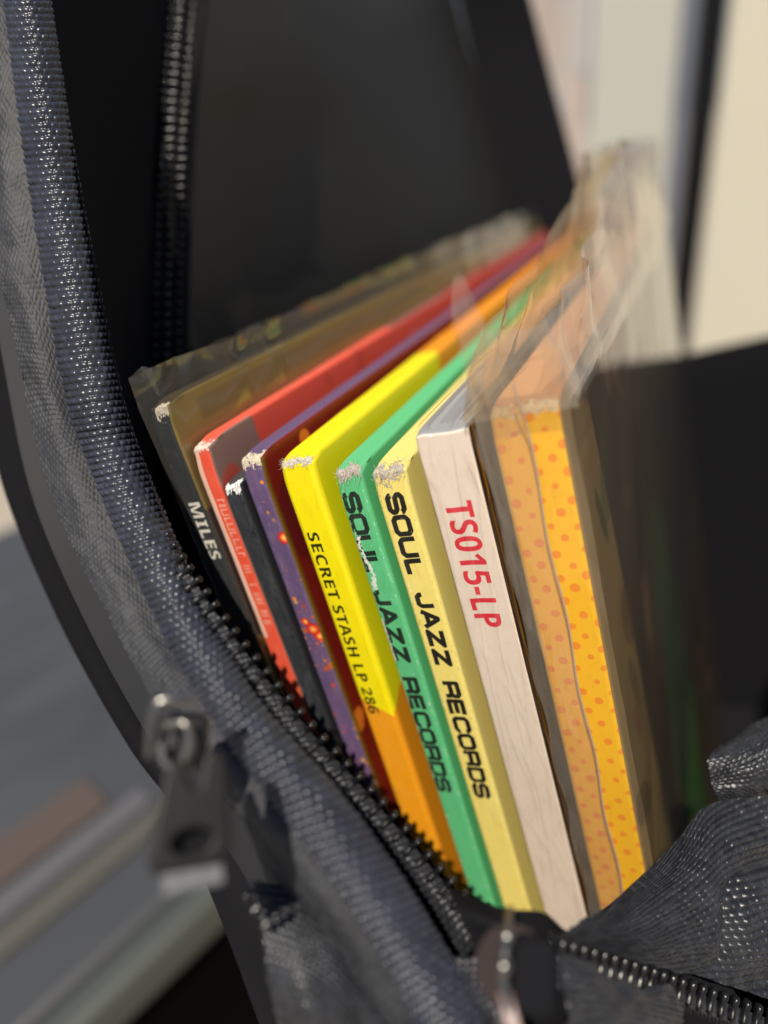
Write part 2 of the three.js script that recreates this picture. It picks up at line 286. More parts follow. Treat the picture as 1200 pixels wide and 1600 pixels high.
// lit side fabric on the right with its own zipper
const wr = (a, f) => (u, v) => a * fbm(u * f, v * f * 0.6, 8);
bpart('side_fabric', sheet(rowsOf([
  [[925, 1432, 87], [1000, 1372, 94], [1060, 1310, 101], [1112, 1256, 107], [1235, 1240, 110]],
  [[905, 1450, 84], [990, 1410, 91], [1070, 1372, 96], [1140, 1338, 101], [1235, 1352, 106]],
  [[880, 1462, 81], [980, 1462, 88], [1075, 1446, 94], [1150, 1440, 98], [1235, 1450, 102]],
  [[848, 1470, 78], [960, 1490, 86], [1060, 1520, 93], [1140, 1545, 97], [1240, 1578, 100]]]), 300, 420, lobes(0.72, 1.25, 0.5, 0.35), (u, v) => 0.9 * fbm(u * 0.2, v * 0.12, 8) - 2.0 * Math.max(0, 0.22 - Math.abs(noise(u * 0.11 + v * 0.02, v * 0.05, 15))) * 4, yarnTint(0.72, 1.25, FABC, 0.7)), M.nylon);
bpart('side_fold', sheet(rowsOf([
  [[1132, 1172, 120], [1165, 1140, 121], [1240, 1080, 124]], [[1112, 1190, 112], [1160, 1165, 112], [1240, 1110, 115]], [[1110, 1215, 109], [1160, 1200, 108], [1240, 1165, 110]],
  [[1122, 1246, 110], [1170, 1236, 110], [1240, 1220, 110]], [[1145, 1262, 116], [1190, 1258, 115], [1245, 1250, 114]]]), 160, 200, lobes(0.72, 1.0, 0.38), wr(1.6, 0.25), yarnTint(0.72, 1.0, FABC, 0.7)), M.nylon);
const ZR = [[848, 1474, 77.5], [960, 1504, 85.5], [1060, 1538, 92.5], [1140, 1566, 96.5], [1240, 1602, 99.5]];
zipper('side_zipper', ZR, 2.3, 1, 0.3, 60, 1.05);
bpart('side_zipper_tape', sheet(cols(ZR.map(([x, y, z]) => [x, y + 4, z + 0.6]), ZR.map(([x, y, z]) => [x - 4, y + 26, z - 0.5]), ZR.map(([x, y, z]) => [x - 5, y + 36, z + 1])), 420, 20, lobes(0.8, 0.9, 0.22), null, yarnTint(0.8, 0.9, FABC, 0.6)), M.nylon);
bpart('lower_fabric', sheet(rowsOf([
  [[842, 1482, 79], [900, 1494, 80], [960, 1520, 84], [1045, 1556, 90]], [[868, 1530, 76], [930, 1540, 78], [990, 1552, 82], [1060, 1575, 89]],
  [[882, 1600, 74], [940, 1597, 76], [1000, 1596, 80], [1065, 1612, 88]], [[882, 1690, 74], [940, 1690, 76], [1000, 1690, 80], [1070, 1690, 88]]]), 160, 170, lobes(0.75, 1.0, 0.38), wr(1.8, 0.2), yarnTint(0.75, 1.0, FABC, 0.6)), M.nylon);
// front pocket and gathered fabric at the bottom
bpart('front_fabric', sheet(rowsOf([
  [[700, 1492, 80], [735, 1496, 79], [766, 1484, 78.5]], [[725, 1545, 79.5], [755, 1548, 78], [778, 1540, 77.5]], [[780, 1650, 80], [795, 1650, 78], [810, 1650, 78]]]), 140, 90, lobes(0.85, 0.8, 0.36), wr(1.2, 0.2), yarnTint(0.85, 0.8, FABC, 0.5)), M.nylon);
bpart('front_pocket', sheet(rowsOf([
  [[388, 1368, 82], [470, 1384, 81], [545, 1450, 80], [610, 1560, 79.5], [660, 1640, 79]], [[408, 1450, 77], [470, 1470, 76], [530, 1515, 75.5], [585, 1580, 76], [632, 1650, 76]],
  [[424, 1530, 76], [480, 1548, 74], [530, 1585, 74.5], [572, 1640, 76], [600, 1710, 76]], [[440, 1650, 77], [490, 1660, 75], [540, 1680, 76], [580, 1730, 76], [600, 1780, 77]]]), 260, 300, lobes(0.8, 0.75, 0.2),
  (u, v) => 1.2 * noise(u * 0.05 + v * 0.04, v * 0.11, 12) - 2.2 * Math.abs(noise(u * 0.09 + v * 0.05, v * 0.07 - u * 0.03, 6)) + 0.4 * noise(u * 0.12, v * 0.2, 4), yarnTint(0.8, 0.75, FABC, 0.6)), M.nylon);
zipper('pocket_zipper', [[396, 1376, 78.5], [416, 1412, 76], [440, 1450, 75]], 2.0, 1, 0.9, 6, 0.8);
bpart('gap_shade_lining', sheet(rowsOf([[[230, 1180, 100], [340, 1230, 96], [450, 1330, 92], [540, 1450, 90]], [[330, 1400, 96], [370, 1420, 93], [440, 1480, 90], [540, 1560, 90]], [[420, 1640, 92], [450, 1640, 92], [500, 1640, 90], [560, 1700, 90]]]), 20, 20), M.black);  // added black sheet standing in for deep shadow in the gap
bpart('front_wall', sheet([[P(440, 1650, 77), P(760, 1650, 74), P(1060, 1690, 88), P(1240, 1620, 104)], [F(-60, 220, -66), F(-10, 220, -76), F(50, 220, -72), F(84, 220, -40)], [F(-64, 338, -60), F(-10, 338, -70), F(50, 338, -68), F(110, 338, -60)]], 40, 40), M.black);

// zipper sliders
function local(parent, name, px, py, z, tilt) {                      // a group whose x runs right, y up in the picture plane, turned by tilt
  const g = new THREE.Group(); g.name = name; parent.add(g);
  const pos = P(px, py, z); g.position.copy(pos).add(V3(0, 0, 0.15));
  const zx = EYEW.clone().sub(pos).normalize(), up = dirW(V3(Math.sin(tilt), -Math.cos(tilt), 0)), x = up.clone().cross(zx).normalize(), y = zx.clone().cross(x);
  g.quaternion.setFromRotationMatrix(new THREE.Matrix4().makeBasis(x, y, zx)); return g;
}
const tube = (pts, r, seg = 40) => new THREE.TubeGeometry(new THREE.CatmullRomCurve3(pts.map(([x, y, z]) => V3(x * 0.001, y * 0.001, z * 0.001))), seg, r * 0.001, 10);
const ext = (shape, depth, bevel) => { const g = new THREE.ExtrudeGeometry(shape, { depth: depth * 0.001, bevelEnabled: true, bevelThickness: bevel * 0.001, bevelSize: bevel * 0.001, bevelSegments: 3, curveSegments: 20 }); return g; };
const poly = (pts) => new THREE.Shape(pts.map(([x, y]) => new THREE.Vector2(x * 0.001, y * 0.001)));
{
  const s = local(bag, 'rim_slider', 272, 1140, 68, 0.12);
  const body = part('slider_body', new RoundedBoxGeometry(0.0046, 0.0056, 0.003, 4, 0.0011), std({ color: lin(0.03, 0.03, 0.03), roughness: 0.35, metalness: 0.6 }), s); body.position.set(0.0012, -0.001, -0.003);
  part('slider_bridge', tube([[-1.9, -2.6, -0.6], [-2.1, 0.4, 0.6], [-1.7, 2.5, 1.2], [0.2, 2.9, 1.3], [2.0, 3.2, 0.8]], 0.55), M.metal, s);
  part('slider_ring', tube([[-0.8, 0.4, 0.2], [0.9, 0.6, 0.9], [1.6, -1.3, 0.9], [0.9, -3.4, 0.6], [-0.4, -3.2, 0.4], [-1.2, -1.3, 0.3]], 0.42), M.metal, s);
  const t = local(bag, 'rim_puller', 296, 1262, 63, -0.05);
  const o = poly([[-0.7, 4.3], [-1.6, 3.4], [-3.4, -3.6], [-3.1, -4.6], [2.5, -4.7], [3.1, -3.9], [3.2, 3.8], [2.4, 4.4], [1.9, 4.0], [1.3, 1.4], [0.5, 1.0], [-0.1, 1.8]]);
  const hole = new THREE.Path(); hole.absellipse(0.0001, -0.0028, 0.0021, 0.00135, 0, Math.PI * 2); o.holes.push(hole);
  part('puller_plate', ext(o, 0.9, 0.35), M.plastic, t);
  const back = part('puller_back', ext(poly([[-2.9, -4.2], [2.6, -4.3], [2.6, -0.9], [-2.3, -0.9]]), 0.3, 0.1), M.black, t); back.position.z = -0.0012;
  const gt = grid(30, 60, (a, b) => ({ p: V3((-2.6 + 5.2 * b) * 0.001, (-4.1 - 2.6 * a) * 0.001, (0.3 + lobes(0.5, 0.5, 0.14)(a * 2.6, b * 5.2)) * 0.001), c: [0.11, 0.115, 0.12] }));
  part('puller_tab', gt, M.nylon, t);
}
{
  const s = local(bag, 'main_slider', 800, 1500, 68, 0.04);
  const disc = new THREE.CylinderGeometry(0.0038, 0.0038, 0.0012, 40, 1); disc.rotateX(Math.PI / 2);
  const d = part('slider_disc', disc, std({ color: lin(0.016, 0.006, 0.006), roughness: 0.8 }), s); d.position.set(0.0002, -0.0006, -0.002);
  const b = part('slider_body', new RoundedBoxGeometry(0.0046, 0.0070, 0.0026, 5, 0.00128), M.black, s); b.position.set(0.0022, -0.001, -0.0002);
  part('slider_bridge', tube([[-0.4, 4.4, -1.5], [-0.6, 2.6, 0.7], [-0.7, 0.2, 1.6], [-0.7, -2.0, 1.3], [0.2, -4.6, 0.3]], 0.5), M.metal, s);
  const k = new THREE.SphereGeometry(0.00085, 16, 12);
  for (const [x, y, z] of [[-0.6, 1.9, 1.2], [-0.75, -0.6, 1.9]]) { const n = part('slider_knob', k, M.metal, s); n.position.set(x * 0.001, y * 0.001, z * 0.001); }
  const tg = part('slider_tongue', ext(poly([[-0.5, -1.8], [0.6, -1.6], [2.4, -6.2], [1.2, -7.0]]), 0.4, 0.15), std({ color: lin(0.10, 0.03, 0.025), roughness: 0.4 }), s); tg.position.set(-0.0006, -0.001, 0.0004);
}

// ------------------------------------------------------------------ record sleeves
const SIDE = 315, SPX = 18, SLEN = 113.7;                            // mm; spine print: 18 px per mm over the upper 113.7 mm (2048 px)
const spread = (a, b, n, e0, e1) => {                                // n + 1 stops from a to b, crowded towards the ends
  const o = []; for (let i = 0; i <= n; i++) { let t = i / n; if (e0 && e1) t = t < 0.5 ? 2 * t * t : 1 - 2 * (1 - t) * (1 - t); else if (e0) t = t * t; else if (e1) t = 1 - (1 - t) * (1 - t); o.push(a + (b - a) * t); } return o;
};
function sleeveGeo(t, r, soft, sd) {
  // local mm: x across the stack 0..t, y up 0..SIDE, z from -SIDE (mouth) to 0 (spine)
  const shape = (x, y, z) => {
    const c = V3(Math.min(t - r, Math.max(r, x)), Math.min(SIDE - r, Math.max(r, y)), Math.min(-r, Math.max(-SIDE + r, z)));
    const n = V3(x, y, z).sub(c); const l = n.length(); if (l > 0) n.multiplyScalar(1 / l);
    const p = c.clone().addScaledVector(n, Math.min(l, r));
    const dy = SIDE - y, dz = -z, k = Math.exp(-(dy * dy + dz * dz) / (soft * soft));     // bumped top corner of the spine
    p.y -= k * soft * 0.22 * (1 + 0.4 * noise(x * 0.9, sd, 1)); p.z -= k * soft * 0.20 * (1 + 0.4 * noise(x * 0.9, sd, 4));
    const edge = Math.min(1, Math.min(dz, 40) / 8);
    if (Math.abs(n.x) > 0.9) p.x += Math.sign(n.x) * (0.18 * fbm(y * 0.03, z * 0.03, sd) * edge - 0.22 * Math.exp(-((dz - 4.2) ** 2) / 1.4));
    if (n.z > 0.9) p.z += 0.14 * fbm(y * 0.06, x * 0.3, sd + 3) + 0.05 * noise(y * 0.9, x * 0.6, sd);
    if (n.y > 0.9) p.y += 0.16 * fbm(z * 0.05, x * 0.3, sd + 5);
    return { p: p.multiplyScalar(0.001), n };
  };
  const face = (as, bs, at, uvf) => {
    const pos = [], nor = [], uv = [], idx = [], m = bs.length;
    as.forEach((a) => bs.forEach((b) => { const [x, y, z] = at(a, b), s = shape(x, y, z); pos.push(s.p.x, s.p.y, s.p.z); nor.push(s.n.x, s.n.y, s.n.z); uv.push(...uvf(x, y, z)); }));
    for (let i = 0; i < as.length - 1; i++) for (let j = 0; j < m - 1; j++) { const q = i * m + j; idx.push(q, q + m, q + 1, q + m, q + m + 1, q + 1); }
    const g = new THREE.BufferGeometry(); g.setAttribute('position', new THREE.Float32BufferAttribute(pos, 3)); g.setAttribute('normal', new THREE.Float32BufferAttribute(nor, 3)); g.setAttribute('uv', new THREE.Float32BufferAttribute(uv, 2)); g.setIndex(idx);
    const A = new THREE.Vector3().fromArray(pos, idx[0] * 3), B = new THREE.Vector3().fromArray(pos, idx[1] * 3), C = new THREE.Vector3().fromArray(pos, idx[2] * 3), q = (idx.length / 6 | 0) * 3;
    const A2 = new THREE.Vector3().fromArray(pos, idx[q] * 3), B2 = new THREE.Vector3().fromArray(pos, idx[q + 1] * 3), C2 = new THREE.Vector3().fromArray(pos, idx[q + 2] * 3), N = new THREE.Vector3().fromArray(nor, idx[q] * 3);
    if (B2.sub(A2).cross(C2.sub(A2)).dot(N) < 0) { for (let i = 0; i < idx.length; i += 3) { const w = idx[i + 1]; idx[i + 1] = idx[i + 2]; idx[i + 2] = w; } g.setIndex(idx); }
    return g;
  };
  const xs = [0, r * 0.12, r * 0.35, r * 0.65, r, ...Array.from({ length: 7 }, (_, i) => r + (t - 2 * r) * (i + 1) / 8), t - r, t - r * 0.65, t - r * 0.35, t - r * 0.12, t];
  const ys = [0, r * 0.3, r, ...spread(r * 1.5, SIDE - 90, 10), ...spread(SIDE - 88, SIDE - 8, 70), ...spread(SIDE - 7.8, SIDE - r * 1.05, 20), SIDE - r, SIDE - r * 0.65, SIDE - r * 0.35, SIDE - r * 0.12, SIDE];
  const zs = [-SIDE, -SIDE + r * 0.4, -SIDE + r, ...spread(-SIDE + 2, -60, 22), ...spread(-58, -10, 26), ...spread(-9.8, -r * 1.05, 24), -r, -r * 0.65, -r * 0.35, -r * 0.12, 0];
  return {
    spine: face(ys, xs, (a, b) => [b, a, 0], (x, y) => [(SIDE - y) / SLEN, x / t]),
    top_edge: face(zs, xs, (a, b) => [b, SIDE, a], (x, y, z) => [-z / SIDE, x / t]),
    front_cover: face(zs, ys, (a, b) => [t, b, a], (x, y, z) => [-z / SIDE, y / SIDE]),
    back_cover: face(zs, ys, (a, b) => [0, b, a], (x, y, z) => [-z / SIDE, y / SIDE]),
    mouth_edge: face(ys, xs, (a, b) => [b, a, -SIDE], (x, y) => [y / SIDE, x / t]),
    bottom_edge: face(zs, xs, (a, b) => [b, 0, a], (x, y, z) => [-z / SIDE, x / t]),
    shape,
  };
}
// torn grey board on the top corner of the spine: a ragged, fibrous layer wrapped over the fold
function wornGeo(t, shape, down, back, colr, sd, x0 = 0, x1 = 1) {
  const n = 80, m = 70, keep = [];
  const at = (a, b) => {                                             // a: 0 back on the top edge .. 1 down the spine, b: across
    const x = t * (x0 + (x1 - x0) * b), s = -back + (down + back) * a; return s < 0 ? [x, SIDE, s] : [x, SIDE - s, 0];
  };
  const mask = (a, b) => { const s = -back + (down + back) * a, x = t * (x0 + (x1 - x0) * b), q = s < 0 ? -s / back : s / down; return q < 0.62 + 0.6 * fbm(x * 0.8, s * 0.8, sd) + 0.4 * noise(x * 6, s * 2, sd); };
  for (let i = 0; i <= n; i++) for (let j = 0; j <= m; j++) keep.push(mask(i / n, j / m));
  return grid(n, m, (a, b) => {
    const [x, y, z] = at(a, b), s = shape(x, y, z), f = 0.03 + 0.07 * Math.abs(fbm(x * 2.2, (y - z) * 2.2, sd)) + 0.045 * noise(x * 7, (y - z) * 7, sd), k = 0.82 + 0.3 * fbm(x * 3, (y - z) * 3, sd + 2);
    return { p: s.p.clone().addScaledVector(s.n.lengthSq() ? s.n : V3(0, 0.7, 0.7), f * 0.001), c: colr.map((c) => c * k) };
  }, (i, j) => !(keep[i * (m + 1) + j] && keep[(i + 1) * (m + 1) + j] && keep[i * (m + 1) + j + 1] && keep[(i + 1) * (m + 1) + j + 1]));
}
function fibreGeo(t, shape, n, reach) {                                // loose paper fibres standing off a frayed corner
  const out = [];
  for (let i = 0; i < n; i++) {
    const x = t * rnd(), a = rnd() * reach * 2 - reach, s = a < 0 ? shape(x, SIDE, a) : shape(x, SIDE - a, 0), l = 0.3 + rnd() * 0.6, d = V3(rnd() - 0.5, rnd() - 0.5, rnd() - 0.2).multiplyScalar(1.6).add(s.n).normalize(), e = V3(rnd() - 0.5, rnd() - 0.5, rnd() - 0.5);
    const p0 = s.p.clone(), p1 = p0.clone().addScaledVector(d, l * 0.0005), p2 = p0.clone().addScaledVector(d, l * 0.0008).addScaledVector(e, l * 0.0006);
    out.push(new THREE.TubeGeometry(new THREE.QuadraticBezierCurve3(p0, p1, p2), 4, 0.000022, 3));
  }
  return mergeGeometries(out);
}
const fibreMat = std({ color: lin(0.55, 0.48, 0.38), roughness: 0.9 });
const cardBump = noiseTex(256, 60, 60, 0.3, 0.7, 8); cardBump.repeat.set(26, 2);
function aged(draw, sd) {                                            // handled card: blotched ink, hairline creases, rubbed specks
  return (c, w, h) => {
    draw(c, w, h); reseed(sd * 13 + 5);
    for (let i = 0; i < 260; i++) { c.globalAlpha = 0.012 + rnd() * 0.022; c.fillStyle = rnd() > 0.4 ? '#ffffff' : '#6a4c20'; c.beginPath(); c.ellipse(rnd() * w, rnd() * h, 4 + rnd() * 40, 2 + rnd() * 12, rnd() * 0.6 - 0.3, 0, 7); c.fill(); }
    for (let i = 0; i < 26; i++) { c.globalAlpha = 0.06 + rnd() * 0.16; c.strokeStyle = rnd() > 0.35 ? '#fffaf0' : '#4a3a20'; c.lineWidth = 0.6 + rnd() * 1.2; const x = rnd() * w, y = rnd() * h; c.beginPath(); c.moveTo(x, y); c.quadraticCurveTo(x + 20 - rnd() * 10, y + rnd() * 14 - 7, x + 20 + rnd() * 70, y + rnd() * 26 - 13); c.stroke(); }
    c.globalAlpha = 1;
  };
}
const sleeves = {};
function sleeve(name, label, o) {
  const fr = frame(o.lean, o.yaw), top = C0.clone().addScaledVector(T0, o.T).addScaledVector(S0, o.S).addScaledVector(D0, o.D ?? 0);
  const g = thing(name, label, 'record sleeve', toW(top.clone().addScaledVector(fr.s, SIDE)), 'records packed in the backpack');
  g.quaternion.setFromRotationMatrix(new THREE.Matrix4().makeBasis(dirW(fr.t), dirW(fr.s).negate(), dirW(fr.d).negate()));
  const G = sleeveGeo(o.t, o.r ?? 0.55, o.soft ?? 3, o.seed);
  const mat = (colr, map, extra) => phys({ color: map ? lin(1, 1, 1) : colr, map: map ?? null, roughness: o.rough ?? 0.5, bumpMap: cardBump, bumpScale: 0.00005, ...(o.mat ?? {}), ...(extra ?? {}) });
  const spine = part('spine', G.spine, mat(o.color, o.print && canvas(2048, Math.max(32, Math.round(o.t * SPX)), aged(o.print, o.seed))), g);
  part('top_edge', G.top_edge, mat(o.top ?? o.color, o.topMap), g);
  part('front_cover', G.front_cover, mat(o.cover ?? o.color, o.coverMap), g);
  const back = mat(o.back ?? o.cover ?? o.color);
  part('back_cover', G.back_cover, back, g); part('mouth_edge', G.mouth_edge, back, g); part('bottom_edge', G.bottom_edge, back, g);
  for (const [k, w] of (o.worn ?? []).entries()) part('worn_corner', wornGeo(o.t, G.shape, w[0], w[1], w[2], o.seed + k, w[3] ?? 0, w[4] ?? 1), M.paper, g);
  if (o.fray) { reseed(o.seed * 7); part('frayed_fibres', fibreGeo(o.t, G.shape, 90, o.fray), fibreMat, g); }
  sleeves[g.name] = { g, G, o }; return g;
}
// print helpers: canvas x runs down the spine (18 px per mm), canvas y from the front cover side to the back
const mm = (v) => v * SPX;
function speck(c, w, h, n, colours, lo, hi) { for (let i = 0; i < n; i++) { c.fillStyle = colours[i % colours.length]; c.globalAlpha = 0.25 + rnd() * 0.6; const s = lo + rnd() * (hi - lo); c.beginPath(); c.ellipse(rnd() * w, rnd() * h, s * (1 + rnd() * 2), s, rnd() * 3, 0, 7); c.fill(); } c.globalAlpha = 1; }
function scuff(c, w, h, side, colours, n, reach, x1 = w) {           // worn ink along one long edge
  for (let i = 0; i < n; i++) { c.fillStyle = colours[i % colours.length]; c.globalAlpha = 0.5 + rnd() * 0.5; const y = Math.pow(rnd(), 2.5) * reach; c.fillRect(rnd() * x1, side ? h - y - 1 : y, 2 + rnd() * 16, 1 + rnd() * 3); } c.globalAlpha = 1;
}
// wide square capitals drawn as strokes in a 1 x 1 box (y down)
const GL = {
  S: [[[0.98, 0.26], [0.98, 0.2], [0.8, 0.05], [0.2, 0.05], [0.03, 0.2], [0.03, 0.34], [0.18, 0.48], [0.82, 0.52], [0.97, 0.66], [0.97, 0.8], [0.8, 0.95], [0.2, 0.95], [0.02, 0.8], [0.02, 0.74]]],
  O: [[[0.2, 0.05], [0.8, 0.05], [0.97, 0.2], [0.97, 0.8], [0.8, 0.95], [0.2, 0.95], [0.03, 0.8], [0.03, 0.2], [0.2, 0.05], [0.4, 0.05]]],
  U: [[[0.03, 0], [0.03, 0.78], [0.2, 0.95], [0.8, 0.95], [0.97, 0.78], [0.97, 0]]], L: [[[0.06, 0], [0.06, 0.95], [0.95, 0.95]]], J: [[[0.9, 0], [0.9, 0.78], [0.74, 0.95], [0.2, 0.95], [0.04, 0.78], [0.04, 0.62]]],
  A: [[[0, 1], [0.46, 0.03], [0.54, 0.03], [1, 1]], [[0.2, 0.68], [0.8, 0.68]]], Z: [[[0.02, 0.06], [0.96, 0.06], [0.04, 0.94], [1, 0.94]]],
  R: [[[0.05, 1], [0.05, 0.05], [0.8, 0.05], [0.96, 0.18], [0.96, 0.42], [0.8, 0.56], [0.05, 0.56]], [[0.7, 0.56], [0.94, 0.68], [0.96, 1]]], E: [[[0.97, 0.05], [0.05, 0.05], [0.05, 0.95], [0.97, 0.95]], [[0.05, 0.5], [0.9, 0.5]]],
  C: [[[0.97, 0.3], [0.97, 0.2], [0.8, 0.05], [0.2, 0.05], [0.03, 0.2], [0.03, 0.8], [0.2, 0.95], [0.8, 0.95], [0.97, 0.8], [0.97, 0.7]]], D: [[[0.05, 0.05], [0.78, 0.05], [0.96, 0.2], [0.96, 0.8], [0.78, 0.95], [0.05, 0.95], [0.05, 0.05], [0.3, 0.05]]],
};
function wide(c, text, x, y, cap, cw, gap, space, lw) {
  c.lineWidth = lw; c.lineJoin = 'round'; c.lineCap = 'butt';
  for (const ch of text) {
    if (ch === ' ') { x += space; continue; }
    const k = ch === 'L' ? 0.86 : ch === 'J' ? 0.82 : 1;
    for (const st of GL[ch]) { c.beginPath(); st.forEach(([a, b], i) => (i ? c.lineTo : c.moveTo).call(c, x + a * cw * k, y + lw / 2 + b * (cap - lw))); c.stroke(); }
    x += cw * k + gap;
  }
}
function fitText(c, text, x, y, len, cap, font) {                    // text squeezed to a length in px; y is the baseline
  c.font = font; const w = c.measureText(text).width, hh = parseFloat(font.match(/(\d+)px/)[1]) * 0.72;
  c.save(); c.translate(x, y); c.scale(len / w, cap / hh); c.fillText(text, 0, 0); c.restore();
}
const GREY = [0.46, 0.41, 0.35], PALE = [0.60, 0.55, 0.47];
const soulPrint = (bg, ink, x0, y0, chips, side) => (c, w, h) => {
  c.fillStyle = bg; c.fillRect(0, 0, w, h); reseed(91 + side);
  c.strokeStyle = ink; wide(c, 'SOUL JAZZ RECORDS', mm(x0), y0, mm(3.3), mm(2.95), mm(0.72), mm(2.75), mm(0.80));
  scuff(c, w, h, side, chips, 420, h * 0.2); scuff(c, w, h, 1 - side, chips, 120, h * 0.1);
  speck(c, w, h, 90, chips, 0.6, 1.8);
};

// 1: dark sleeve inside a clear outer bag
sleeve('record_sleeve', 'dark olive record sleeve in a clear outer bag, leaning on the bag wall', {
  T: -27.4, S: -17.0, lean: -3.5, yaw: 4.75, t: 4.0, r: 0.7, soft: 3.2, seed: 11, rough: 0.35, color: lin(0.016, 0.02, 0.026), cover: lin(0.10, 0.075, 0.022), top: lin(0.05, 0.04, 0.02), back: lin(0.02, 0.02, 0.02),
  print: (c, w, h) => { c.fillStyle = '#1d242b'; c.fillRect(0, 0, w, h); reseed(4); c.fillStyle = '#f2f2ef'; fitText(c, 'MILES', mm(16.5), h * 0.74, mm(11), mm(2.3), 'bold 100px sans-serif'); speck(c, w, h, 160, ['#55606a', '#8b959c'], 0.6, 1.6); },
  coverMap: canvas(512, 512, (c, w, h) => { c.fillStyle = '#7d6a2a'; c.fillRect(0, 0, w, h); reseed(8); for (let i = 0; i < 80; i++) { c.fillStyle = ['#8e7a30', '#5a4720', '#43331c', '#9c8636'][i % 4]; c.globalAlpha = 0.4; c.fillRect(rnd() * w, rnd() * h, 40 + rnd() * 160, 3 + rnd() * 12); } c.globalAlpha = 1; c.fillStyle = '#2a1d19'; c.fillRect(0, 30, w, 40); }),
  worn: [[3.2, 2.6, PALE, 0.35, 1]],
});
// 2: coral
sleeve('record_sleeve', 'coral red record sleeve with a pale pink edge on its spine', {
  T: -22.9, S: -9.3, lean: -3.4, yaw: 4.6, t: 3.5, r: 0.6, soft: 3.4, seed: 12, rough: 0.5, color: lin(0.8, 0.12, 0.065), back: lin(0.8, 0.12, 0.065),
  print: (c, w, h) => {
    c.fillStyle = '#ee5a40'; c.fillRect(0, 0, w, h); c.fillStyle = '#efc0ac'; c.fillRect(0, h * 0.66, mm(36), h); reseed(6);
    c.fillStyle = '#f7b6a2'; c.globalAlpha = 0.75; for (let x = mm(9.5); x < mm(33); ) { const q = 0.7 + rnd() * 0.9; if (rnd() > 0.16) { c.fillRect(x, h * 0.14, mm(0.3), h * 0.38); if (rnd() > 0.4) c.fillRect(x, h * (rnd() > 0.5 ? 0.14 : 0.44), mm(q - 0.3), h * 0.09); if (rnd() > 0.5) c.fillRect(x + mm(q - 0.55), h * 0.14, mm(0.26), h * 0.38); } x += mm(q); } c.globalAlpha = 1; speck(c, w, h, 120, ['#f3b7a4', '#c9402c'], 0.5, 1.5);
  },
  topMap: canvas(512, 32, (c, w, h) => { c.fillStyle = '#e85f48'; c.fillRect(0, 0, w, h); c.fillStyle = '#7b5450'; c.fillRect(w * 0.26, 0, w, h); c.fillStyle = '#8d3f3c'; c.fillRect(w * 0.42, 0, w * 0.2, h); reseed(9); speck(c, w, h, 160, ['#d8897a', '#a04a3c'], 0.5, 2); }),
  coverMap: canvas(512, 512, (c, w, h) => { c.fillStyle = '#d94c3a'; c.fillRect(0, 0, w, h); c.fillStyle = '#8a6a60'; c.fillRect(0, 0, 22, h); reseed(3); speck(c, w, h, 200, ['#c8412f', '#e2604c'], 1, 5); }),
  worn: [[1.4, 3.0, [0.80, 0.62, 0.52], 0, 1]],
});
// 3: plain black
sleeve('record_sleeve', 'plain black record sleeve with a chipped white corner beside the purple one', {
  T: -19.5, S: -2.2, D: -0.8, lean: -3.2, yaw: 4.6, t: 3.4, r: 0.6, soft: 2.4, seed: 13, rough: 0.55, color: lin(0.030, 0.032, 0.036), cover: lin(0.02, 0.02, 0.022), top: lin(0.05, 0.05, 0.05),
  print: (c, w, h) => { c.fillStyle = '#32353a'; c.fillRect(0, 0, w, h); reseed(2); speck(c, w, h, 260, ['#3d4147', '#25272b', '#4a4e53'], 0.5, 2.2); scuff(c, w, h, 0, ['#15161a'], 300, h * 0.3); },
  worn: [[2.0, 2.0, [0.86, 0.86, 0.85], 0, 1]],
});
